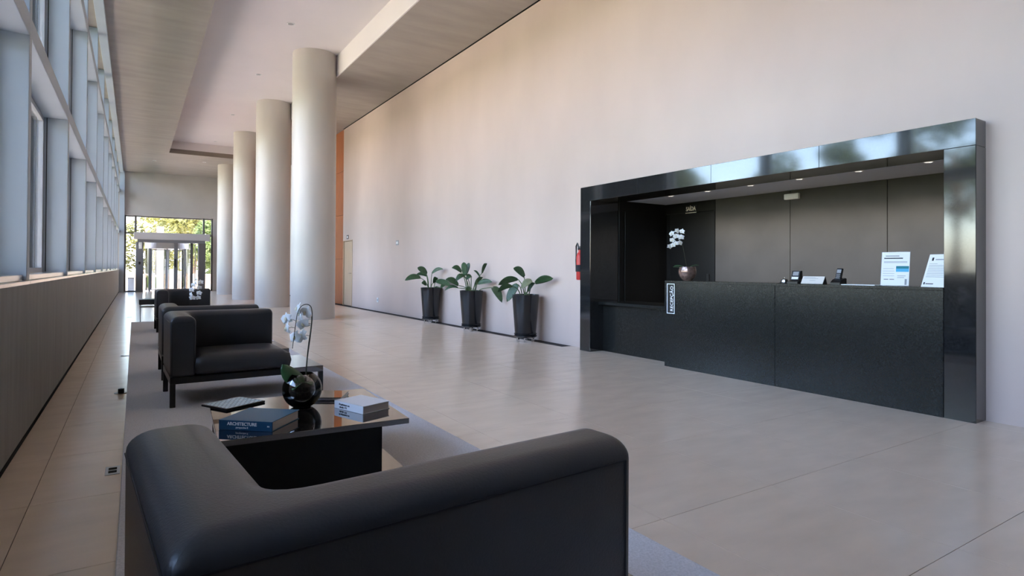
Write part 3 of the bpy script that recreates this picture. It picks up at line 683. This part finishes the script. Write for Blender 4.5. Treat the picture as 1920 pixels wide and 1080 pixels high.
orchid('potted_orchid', 'white orchid with arching stem in a glass bowl on the coffee table with books', (bx, by, TZ), st, flw, lv, glass_bowl(0.113, 0.2), 1.25, R(-62),
       curl=rel([(0.862, 0.004, 0.45), (0.880, 0.004, 0.66), (0.898, 0.004, 0.80), (0.900, 0.0, 0.86)]))
# second orchid, second coffee table
def rel2(pts): return [(x-0.80, y-10.0, z-TZ) for x, y, z in pts]
orchid('potted_orchid', 'white orchid on the farther coffee table, its flowers just above the chair backs', (0.80, 10.0, TZ),
       rel2([(0.80, 10, 0.43), (0.81, 10, 0.6), (0.82, 10, 0.8), (0.80, 10, 0.95), (0.76, 10, 0.98), (0.73, 10, 0.90), (0.72, 10, 0.75)]),
       rel2([(0.771, 9.97, 0.975), (0.732, 9.96, 0.89), (0.83, 9.97, 0.93), (0.713, 9.96, 0.82), (0.815, 9.96, 0.85), (0.704, 9.96, 0.75), (0.812, 9.96, 0.77), (0.80, 9.96, 0.70), (0.725, 9.96, 0.70), (0.765, 9.96, 0.92)]),
       [((0.0, 0, 0.13), (0.06, -0.02, 0.20), (0.14, -0.03, 0.17), 0.034, (0, 1, 0.2)), ((0, 0, 0.13), (-0.06, -0.02, 0.2), (-0.13, 0, 0.17), 0.034, (0, 1, 0.2))],
       glass_bowl(0.10, 0.2), 1.15, R(-40))
# counter orchid
def bronze_bowl(t):
    MB().lathe([(0.0005, 0.0), (0.045, 0.0), (0.085, 0.04), (0.104, 0.085), (0.104, 0.125), (0.092, 0.165), (0.088, 0.165), (0.098, 0.125), (0.098, 0.09), (0.0005, 0.01)], seg=32, cap=False).build('bowl', M['copper'], t, True)
    MB().lathe([(0.0005, 0.10), (0.096, 0.13), (0.088, 0.14), (0.0005, 0.15)], seg=24, cap=False).build('soil', M['soil'], t, True)
cz = 1.0255
orchid('potted_orchid', 'white orchid in a bronze bowl on the left end of the reception counter', (5.51, 4.80, cz),
       [(0, 0, 0.12), (-0.008, 0.010, 0.18), (-0.019, 0.021, 0.272), (-0.036, 0.040, 0.40), (-0.055, 0.062, 0.50), (-0.085, 0.097, 0.545), (-0.115, 0.130, 0.50), (-0.13, 0.148, 0.42)],
       [(x-0.015, y-0.015, z-cz) for x, y, z in [(-0.079, 0.091, 1.614), (-0.042, 0.049, 1.608), (-0.119, 0.137, 1.583), (-0.086, 0.098, 1.551), (-0.049, 0.056, 1.54), (-0.116, 0.133, 1.504), (-0.136, 0.156, 1.43), (-0.112, 0.129, 1.445), (-0.089, 0.102, 1.466), (-0.059, 0.067, 1.471)]],
       [((0, 0, 0.14), (-0.05, 0.06, 0.20), (-0.10, 0.115, 0.177), 0.016, (0.6, 0.5, 0)), ((0, 0, 0.14), (0.04, -0.05, 0.20), (0.085, -0.096, 0.18), 0.016, (0.6, 0.5, 0)), ((0, 0, 0.14), (-0.04, 0.05, 0.17), (-0.11, 0.12, 0.165), 0.014, (0.6, 0.5, 0))],
       bronze_bowl, 1.0, R(-48))

# ================================================================== POTTED PLANTS
def potted(label, loc, leaves, sx, sy):
    t = thing('potted_plant', label, 'plant', (loc[0], loc[1], 0), 0, 'potted plants along the wall')
    MB().lathe([(0.0005, 0.135), (0.165, 0.135), (0.170, 0.145), (0.217, 0.745), (0.218, 0.752), (0.208, 0.752), (0.200, 0.70), (0.0005, 0.70)], seg=40, cap=False).build('pot', M['pot'], t, True)
    MB().lathe([(0.0005, 0.075), (0.165, 0.075), (0.182, 0.085), (0.185, 0.105), (0.172, 0.115), (0.178, 0.125), (0.186, 0.130), (0.180, 0.139), (0.17, 0.139), (0.168, 0.1305), (0.0005, 0.1305)], seg=40, cap=False).build('saucer', M['pot'], t, True)
    for k in range(4):
        a = R(45+90*k+10); x, y = 0.12*math.cos(a), 0.12*math.sin(a)
        c = MB().tube([(x-0.012, y, 0.0305), (x+0.012, y, 0.0305)], 0.030, 14).tube([(x, y, 0.05), (x, y, 0.076)], 0.012, 8).build('caster', M['chrome'], t, True)
    MB().lathe([(0.0005, 0.715), (0.198, 0.705), (0.198, 0.7005), (0.0005, 0.7005)], seg=24, cap=False).build('soil', M['soil'], t)
    view = Vector((loc[0], loc[1], 0)).normalized()
    for i, (a, b, w) in enumerate(leaves):
        dpt = view*random.uniform(-0.10, 0.06)
        a = Vector((a[0]-sx, a[1]-sy, a[2]))+dpt; b = Vector((b[0]-sx, b[1]-sy, b[2]))+dpt*1.6
        for q in (a, b):
            ex = loc[0]+q.x+w-5.50
            if ex > 0: q -= view*(ex/view.x)
        root = Vector((0.25*a.x+random.uniform(-.04, .04), 0.25*a.y+random.uniform(-.04, .04), 0.70))
        c = (root+a)/2+Vector((0, 0, 0.05))
        path = smooth_path([root, Vector((root.x*0.6+a.x*0.4, root.y*0.6+a.y*0.4, root.z*0.4+a.z*0.6+0.02)), a])
        stalk = MB().tube(path, 0.009, 7, 0.006).build('leaf_stalk', M['stem'], t, True)
        up = Vector((0, 0, 1)); d = (b-a); side = d.cross(view); side = side.normalized()*0.85+view*random.choice((-1, 1))*0.5
        mid = (a+b)/2+Vector((0, 0, 0.05+0.06*random.random()))
        strap_leaf(a, mid, b, w*1.05, side, 'leaf', M['leaf_under'] if (len(leaves) > 3 and i == 3 and sx < 0.04) else M['plant_leaf'], t)
    return t
LC = [((0.016,-0.010,1.031),(-0.126,0.083,1.166),0.060), ((-0.071,0.047,0.997),(-0.331,0.219,0.901),0.060), ((0.162,-0.107,0.941),(0.392,-0.260,1.017),0.065),
  ((0.117,-0.077,0.973),(-0.022,0.014,0.848),0.060), ((-0.067,0.045,0.912),(-0.208,0.138,0.630),0.070), ((-0.141,0.093,0.886),(-0.336,0.223,0.794),0.050), ((0.07,-0.05,0.80),(0.16,-0.10,0.93),0.035)]
LB = [((-0.058,0.031,1.025),(-0.073,0.039,1.276),0.060), ((-0.037,0.020,1.035),(0.014,-0.008,1.264),0.045), ((-0.117,0.063,1.089),(-0.269,0.144,1.168),0.050), ((-0.076,0.041,1.025),(-0.203,0.109,0.922),0.050),
  ((0.223,-0.120,1.077),(0.299,-0.160,1.259),0.035), ((0.199,-0.107,0.987),(0.085,-0.046,1.125),0.020), ((0.156,-0.084,0.877),(0.384,-0.206,0.918),0.050), ((0.384,-0.206,0.818),(0.521,-0.280,0.564),0.075),
  ((0.051,-0.027,1.016),(-0.039,0.020,0.946),0.045), ((-0.166,0.089,0.846),(-0.367,0.197,0.954),0.060), ((-0.166,0.089,0.797),(-0.383,0.206,0.746),0.030), ((0.10,-0.06,0.85),(0.24,-0.12,1.0),0.04), ((0.05,-0.03,0.80),(-0.05,0.02,0.70),0.05)]
LA = [((0.011,-0.005,1.036),(-0.165,0.074,1.172),0.070), ((0.114,-0.051,1.051),(0.328,-0.148,1.144),0.040), ((-0.105,0.047,0.956),(-0.400,0.180,0.899),0.065), ((0.012,-0.005,0.991),(-0.193,0.087,1.016),0.040),
  ((0.192,-0.087,0.878),(0.467,-0.210,0.801),0.065), ((0.219,-0.098,0.775),(0.206,-0.092,0.582),0.080), ((0.288,-0.130,0.753),(0.425,-0.191,0.844),0.050), ((0.14,-0.06,0.85),(0.23,-0.10,0.95),0.05), ((0.0,0.0,0.80),(-0.08,0.04,0.85),0.05)]
potted('black potted plant standing closest to the granite frame', (5.257, 7.856), LC, 0.037, -0.024)
potted('middle one of the three black potted plants, with the tallest leaves', (5.29, 9.72), LB, 0.05, -0.03)
potted('black potted plant farthest from the granite frame', (5.33, 11.6), LA, 0.09, -0.05)

# ================================================================== COUNTER THINGS
cx = 5.50
cm = thing('card_terminal', 'black card payment terminal with a lit display on the counter', 'terminal', (cx, 3.425, cz), R(-90))
# local x -> -world y ; local -y faces -x (lobby)
def faceL(o, extra=0): o.rotation_euler = (0, 0, R(-90)+extra)
faceL(cm)
MB().prism([(-0.075, 0), (0.055, 0), (0.055, 0.045), (-0.075, 0.02)], 0, -0.055, 0.055).build('base', M['black_plastic'], cm)
hd = MB().prism([(-0.035, 0.032), (0.0, 0.125), (0.030, 0.125), (0.035, 0.045)], 0, -0.042, 0.042).build('body', M['black_plastic'], cm)
MB().add([(-0.030, -0.0195, 0.078), (0.030, -0.0195, 0.078), (0.030, -0.0045, 0.117), (-0.030, -0.0045, 0.117), (-0.030, -0.0175, 0.078), (0.030, -0.0175, 0.078), (0.030, -0.0025, 0.117), (-0.030, -0.0025, 0.117)], [(0,1,2,3),(4,7,6,5),(0,4,5,1),(1,5,6,2),(2,6,7,3),(3,7,4,0)]).build('display', M['grey'], hd)
MB().add([(-0.034, -0.0335, 0.043), (0.034, -0.0335, 0.043), (0.034, -0.0245, 0.066), (-0.034, -0.0245, 0.066), (-0.034, -0.0315, 0.043), (0.034, -0.0315, 0.043), (0.034, -0.0225, 0.066), (-0.034, -0.0225, 0.066)], [(0,1,2,3),(4,7,6,5),(0,4,5,1),(1,5,6,2),(2,6,7,3),(3,7,4,0)]).build('keypad', M['white'], hd)
MB().tube([(0.05, 0.0, 0.012), (0.06, 0.015, 0.005), (0.055, 0.06, 0.005)], 0.004).build('cable', M['black_plastic'], cm)
bl = thing('desk_bell', 'small shiny round bell left of the card terminal', 'bell', (cx-0.01, 3.545, cz))
MB().lathe([(0.0005, 0.0), (0.042, 0.0), (0.045, 0.006), (0.040, 0.012), (0.0385, 0.012), (0.034, 0.034), (0.018, 0.046), (0.006, 0.049), (0.006, 0.058), (0.0005, 0.060)], seg=24, cap=False).build('dome', M['steel'], bl, True)
MB().lathe([(0.047, 0.0), (0.050, 0.0), (0.050, 0.008), (0.047, 0.008)], seg=24, cap=False).build('base_ring', M['black_plastic'], bl)
np_ = thing('name_plate', 'low pale wedge notice plate between the terminal and the telephone', 'sign', (cx, 3.245, cz)); faceL(np_)
MB().prism([(-0.045, 0), (0.03, 0), (0.0, 0.072)], 0, -0.11, 0.11).build('wedge', M['black_plastic'], np_)
sl = math.atan2(0.072, 0.045)
pl = MB().box(-0.108, 0.108, 0.0, 0.082, 0.0005, 0.002).build('notice_paper', mat('cream_paper', (0.66, 0.62, 0.58), 0.6, 0.2), np_); pl.location = (0, -0.0455, 0.002); pl.rotation_euler = (sl, 0, 0)
MB().box(-0.095, 0.02, 0.068, 0.071, 0.002, 0.0024).box(-0.095, 0.05, 0.056, 0.059, 0.002, 0.0024).box(-0.03, 0.03, 0.034, 0.037, 0.002, 0.0024).build('print_lines', M['ink'], pl)
ph = thing('cordless_telephone', 'black cordless telephone standing in its charging base', 'telephone', (cx, 3.012, cz)); faceL(ph)
MB().prism([(-0.06, 0), (0.055, 0), (0.055, 0.055), (0.03, 0.060), (-0.02, 0.045), (-0.06, 0.018)], 0, -0.045, 0.045).build('charging_base', M['black_plastic'], ph)
hs = MB().prism([(-0.030, 0.020), (0.020, 0.150), (0.042, 0.145), (0.002, 0.030)], 0, -0.024, 0.024).build('handset', M['black_plastic'], ph)
MB().add([(x, y-0.0015+dy, z) for (dy) in (0, 0.002) for (x, y, z) in ((-0.019, 0.004, 0.108), (0.019, 0.004, 0.108), (0.019, 0.016, 0.139), (-0.019, 0.016, 0.139))], [(0,1,2,3),(4,7,6,5),(0,4,5,1),(1,5,6,2),(2,6,7,3),(3,7,4,0)]).build('screen', M['grey'], hs)
for r_ in range(3):
    for c_ in range(3):
        z = 0.058+0.016*r_; y = -0.030+(z-0.020)*50/130-0.001; MB().box(-0.016+0.012*c_, -0.008+0.012*c_, y-0.0015, y+0.002, z, z+0.009).build('key', M['grey'], hs)
pf = thing('paper_stack', 'thin stack of white paper lying flat on the counter', 'paper', (cx, 2.79, cz)); faceL(pf)
MB().box(-0.145, 0.145, -0.10, 0.10, 0, 0.006).build('sheets', M['paper'], pf)
# acrylic display with a printed notice
def stand(name, label, loc, w, h, tilt, yaw, lines, fold):
    t = thing(name, label, 'sign', loc); faceL(t, yaw)
    s = obj('back_plate', MB().box(-w/2, w/2, 0.002, 0.005, 0, h).mesh('back_plate', M['acrylic'] if fold else M['paper']), t, None, (-tilt, 0, 0))
    p = obj('printed_sheet', MB().box(-w/2+0.004, w/2-0.004, 0.0, 0.0015, 0.004, h-0.004).mesh('printed_sheet', M['paper']), t, None, (-tilt, 0, 0))
    for (x0, x1, z0, z1, m) in lines:
        MB().box(x0*w-w/2, x1*w-w/2, -0.0006, -0.0001, z0*h, z1*h).build('print', m, p)
    if fold:
        MB().box(-w/2, w/2, -0.012, 0.075, 0, 0.003).build('foot', M['acrylic'], t)
    return t
I_, D_ = M['ink'], M['ink_dark']
L1 = [(0.15, 0.62, 0.86, 0.885, I_), (0.10, 0.75, 0.79, 0.82, D_), (0.1, 0.9, 0.70, 0.712, I_), (0.1, 0.9, 0.675, 0.687, I_), (0.08, 0.45, 0.50, 0.508, I_), (0.08, 0.48, 0.43, 0.438, I_), (0.08, 0.48, 0.36, 0.368, I_), (0.08, 0.48, 0.29, 0.298, I_), (0.12, 0.28, 0.185, 0.20, D_), (0.32, 0.48, 0.185, 0.20, D_)]
a1 = stand('acrylic_sign', 'clear acrylic stand holding a printed notice with a blue leaflet', (cx-0.03, 2.52, cz), 0.215, 0.30, R(11), R(12), L1, True)
lfl = obj('leaflet', MB().box(0.005, 0.105, -0.008, -0.005, 0.004, 0.175).mesh('leaflet', M['paper']), a1, None, (-R(11), 0, 0)); lfl['label'] = 'small leaflet with a blue top'
MB().box(0.008, 0.102, -0.0086, -0.0081, 0.150, 0.172).build('print', M['ink_teal'], lfl); MB().box(0.008, 0.102, -0.0086, -0.0081, 0.122, 0.1499).build('print', M['ink_blue'], lfl)
MB().box(0.02, 0.08, -0.0086, -0.0081, 0.085, 0.089).box(0.02, 0.07, -0.0086, -0.0081, 0.070, 0.074).box(0.075, 0.09, -0.0086, -0.0081, 0.01, 0.06).build('print', I_, lfl)
L2 = [(0.16, 0.24, 0.80, 0.90, D_), (0.32, 0.72, 0.82, 0.85, I_), (0.1, 0.45, 0.70, 0.71, I_)]+[(0.1, 0.88, 0.30+0.05*k, 0.312+0.05*k, I_) for k in range(8)]+[(0.08, 0.14, 0.07, 0.14, D_), (0.17, 0.5, 0.08, 0.105, D_)]
stand('leaning_notice', 'white printed notice leaning beside the right side of the granite frame', (cx-0.03, 2.235, cz), 0.205, 0.285, R(20), R(-18), L2, False)

# floor fixtures left of the rug
def fixture(y, kind, label, x=-0.095):
    t = thing('floor_fixture', label, 'floor fitting', (x, y, 0.0003))
    if kind == 'box':
        MB().rbox(-0.035, 0.035, -0.08, 0.08, 0, 0.003, 0.001, 1).build('plate', M['alu'], t); MB().box(-0.02, 0.02, -0.05, -0.01, 0.003, 0.0036).box(-0.02, 0.02, 0.01, 0.05, 0.003, 0.0036).build('lid', M['joint'], t)
    elif kind == 'plug':
        MB().lathe([(0.0005, 0), (0.055, 0), (0.055, 0.004), (0.0005, 0.004)], seg=20, cap=False).build('plate', M['black_plastic'], t); MB().lathe([(0.0005, 0.004), (0.025, 0.004), (0.025, 0.04), (0.0005, 0.045)], seg=16, cap=False).build('plug', M['black_plastic'], t)
    else:
        MB().lathe([(0.0005, 0), (0.05, 0), (0.045, 0.005), (0.0005, 0.006)], seg=20, cap=False).build('cap', M['steel'], t, True); MB().lathe([(0.05, 0), (0.06, 0), (0.058, 0.003), (0.05, 0.003)], seg=20, cap=False).build('ring', M['alu'], t)
fixture(4.04, 'box', 'small rectangular floor socket between the knee wall and the rug'); fixture(6.49, 'plug', 'black plug standing in a floor outlet left of the rug')
fixture(9.19, 'cap', 'nearer round metal cap in the floor left of the rug'); fixture(16.17, 'cap', 'farther round metal cap in the floor near the bench')

# ================================================================== OUTSIDE
tb = MB().box(-9.0, 11.0, -34.0, YB-0.35, -0.23, 22.0).build('shade_block', M['concrete_far']); struct(tb, 'tall unseen block added behind the viewer to shade the foreground', 'shade blocker')  # unseen block, added to keep sun off the ground by the near windows
g = MB().box(-90, 60, -60, 120, -0.6, -0.23).build('ground', M['pave']); struct(g, 'sunlit paving and ground outside the building', 'ground')
MB().box(-60, -11.0, -50, 90, -0.23, -0.20).build('lawn', M['lawn'], g)
def leaf_cloud(rx, rz, n, size, seed, rmin=0.28, rmax=0.5):
    rnd = random.Random(seed); v = []; f = []
    cl = []
    for k in range(18):
        a = rnd.uniform(0, 6.283); u = rnd.uniform(-0.9, 1.0); q = math.sqrt(max(0, 1-u*u*0.8)); s = rnd.uniform(0.45, 0.9)
        cl.append((Vector((math.cos(a)*q*rx*s, math.sin(a)*q*rx*s, u*rz*s)), rnd.uniform(rmin, rmax)*rx))
    for i in range(n):
        c, r = rnd.choice(cl); d = Vector((rnd.gauss(0, 1), rnd.gauss(0, 1), rnd.gauss(0, 0.8))); d = d.normalized()*r*rnd.uniform(0.55, 1.0)
        p = c+d; a = Vector((rnd.gauss(0, 1), rnd.gauss(0, 1), rnd.gauss(0, 1))).normalized(); b = a.orthogonal().normalized(); s = size*rnd.uniform(0.6, 1.3)
        k = len(v); v += [p-a*s, p-b*s*0.45, p+a*s, p+b*s*0.45]; f.append((k, k+1, k+2, k+3))
    me = bpy.data.meshes.new('foliage'); me.from_pydata([tuple(x) for x in v], [], f); me.update(); return me
CLOUDS = [leaf_cloud(2.4, 2.2, 5500, 0.15, s) for s in (1, 2, 3)]
CL = []
for i, me in enumerate(CLOUDS):
    a = me.copy(); a.materials.append(M['foliage']); b = me.copy(); b.materials.append(M['foliage2']); CL += [a, b]
SP = []
for q in (11, 12, 13):
    a = leaf_cloud(2.6, 2.4, 2600, 0.17, q, 0.16, 0.34); a.materials.append(M['foliage']); SP.append(a)
def trunk_mesh(seed):
    rnd = random.Random(seed); mb = MB().tube([(0, 0, -0.3), (0.05, 0.03, 1.2), (-0.04, 0.06, 2.6), (0.03, 0.0, 4.2)], 0.19, 10, 0.10)
    for k in range(5):
        a = rnd.uniform(0, 6.28); z = rnd.uniform(2.2, 3.6); mb.tube([(0, 0, z), (math.cos(a)*0.7, math.sin(a)*0.7, z+0.8), (math.cos(a)*1.5, math.sin(a)*1.5, z+1.5)], 0.07, 6, 0.03)
    return mb.mesh('trunk', M['bark'], True)
TR = [trunk_mesh(s) for s in (4, 5)]
def tree(x, y, kind, s, label, grp, rz=0.0, lift=4.4, cl=None):
    t = thing('tree', label, 'tree', (x, y, -0.22), rz, grp); t.scale = (s, s, s)
    obj('trunk', TR[kind % 2], t); obj('foliage', (cl or CL)[kind], t, (0, 0, lift)); return t
spots = [(-15.0, -6.0), (-16.5, 2.5), (-14.5, 9.6), (-17.0, 16.5), (-14.5, 23.5), (-16.5, 31.0), (-14.5, 39.0)]
for i, (x, y) in enumerate(spots):
    tree(x, y, i % 3, 1.15+0.1*(i % 3), 'green tree outside the window wall, %s from the viewer outward' % ('first', 'second', 'third', 'fourth', 'fifth', 'sixth', 'seventh')[i], 'trees outside the window wall', i*1.3, cl=SP)
far = [(-4.2, 43.5, 1, 0.8, 3.3), (0.4, 45.5, 3, 0.8, 3.2), (4.9, 43.5, 0, 0.8, 3.3), (9.4, 45.5, 2, 0.8, 3.4), (-9.0, 45.5, 5, 0.8, 3.4), (-5.0, 56.0, 4, 1.6, 2.9), (4.2, 57.5, 1, 1.6, 2.9), (13.4, 56, 3, 1.6, 2.9), (-14.2, 57.5, 5, 1.6, 2.9)]
nm = ('tree seen through the left pane of the entrance', 'nearer tree seen behind the revolving door', 'nearer tree at the right edge of the entrance glass', 'nearer tree to the right beyond the entrance, hidden by columns', 'nearer tree to the far left beyond the entrance', 'large background tree behind the left side of the entrance', 'large background tree behind the right side of the entrance', 'large background tree far to the right, hidden by columns', 'large background tree far to the left of the entrance')
for i, (x, y, kd, s, lift) in enumerate(far): tree(x, y, kd, s, nm[i], 'trees beyond the entrance', i*0.9, lift)
# low garden wall, bin and post outside the entrance
gw = MB().rbox(-6, 12, 41.0, 41.3, -0.23, 0.75, 0.02, 1).build('garden_wall', mat('garden_wall_render', (0.34, 0.25, 0.18), 0.8, 0.2, vary=0.08, scale=2)); tag(gw, 'low sunlit garden wall beyond the entrance', 'wall')
bi = thing('litter_bin', 'grey square litter bin outside the left entrance pane', 'bin', (-0.15, 34.0, -0.22))
MB().rbox(-0.13, 0.13, -0.13, 0.13, 0, 0.82, 0.01, 1).build('body', M['grey'], bi); MB().rbox(-0.14, 0.14, -0.14, 0.14, 0.8205, 0.87, 0.01, 1).build('lid', M['dark_frame'], bi)
po = MB().rbox(1.0, 1.35, 38.0, 38.35, -0.23, 3.4, 0.01, 1).build('canopy_post', M['dark_frame']); tag(po, 'dark canopy post outside the revolving door', 'post')
bpy.context.view_layer.update()
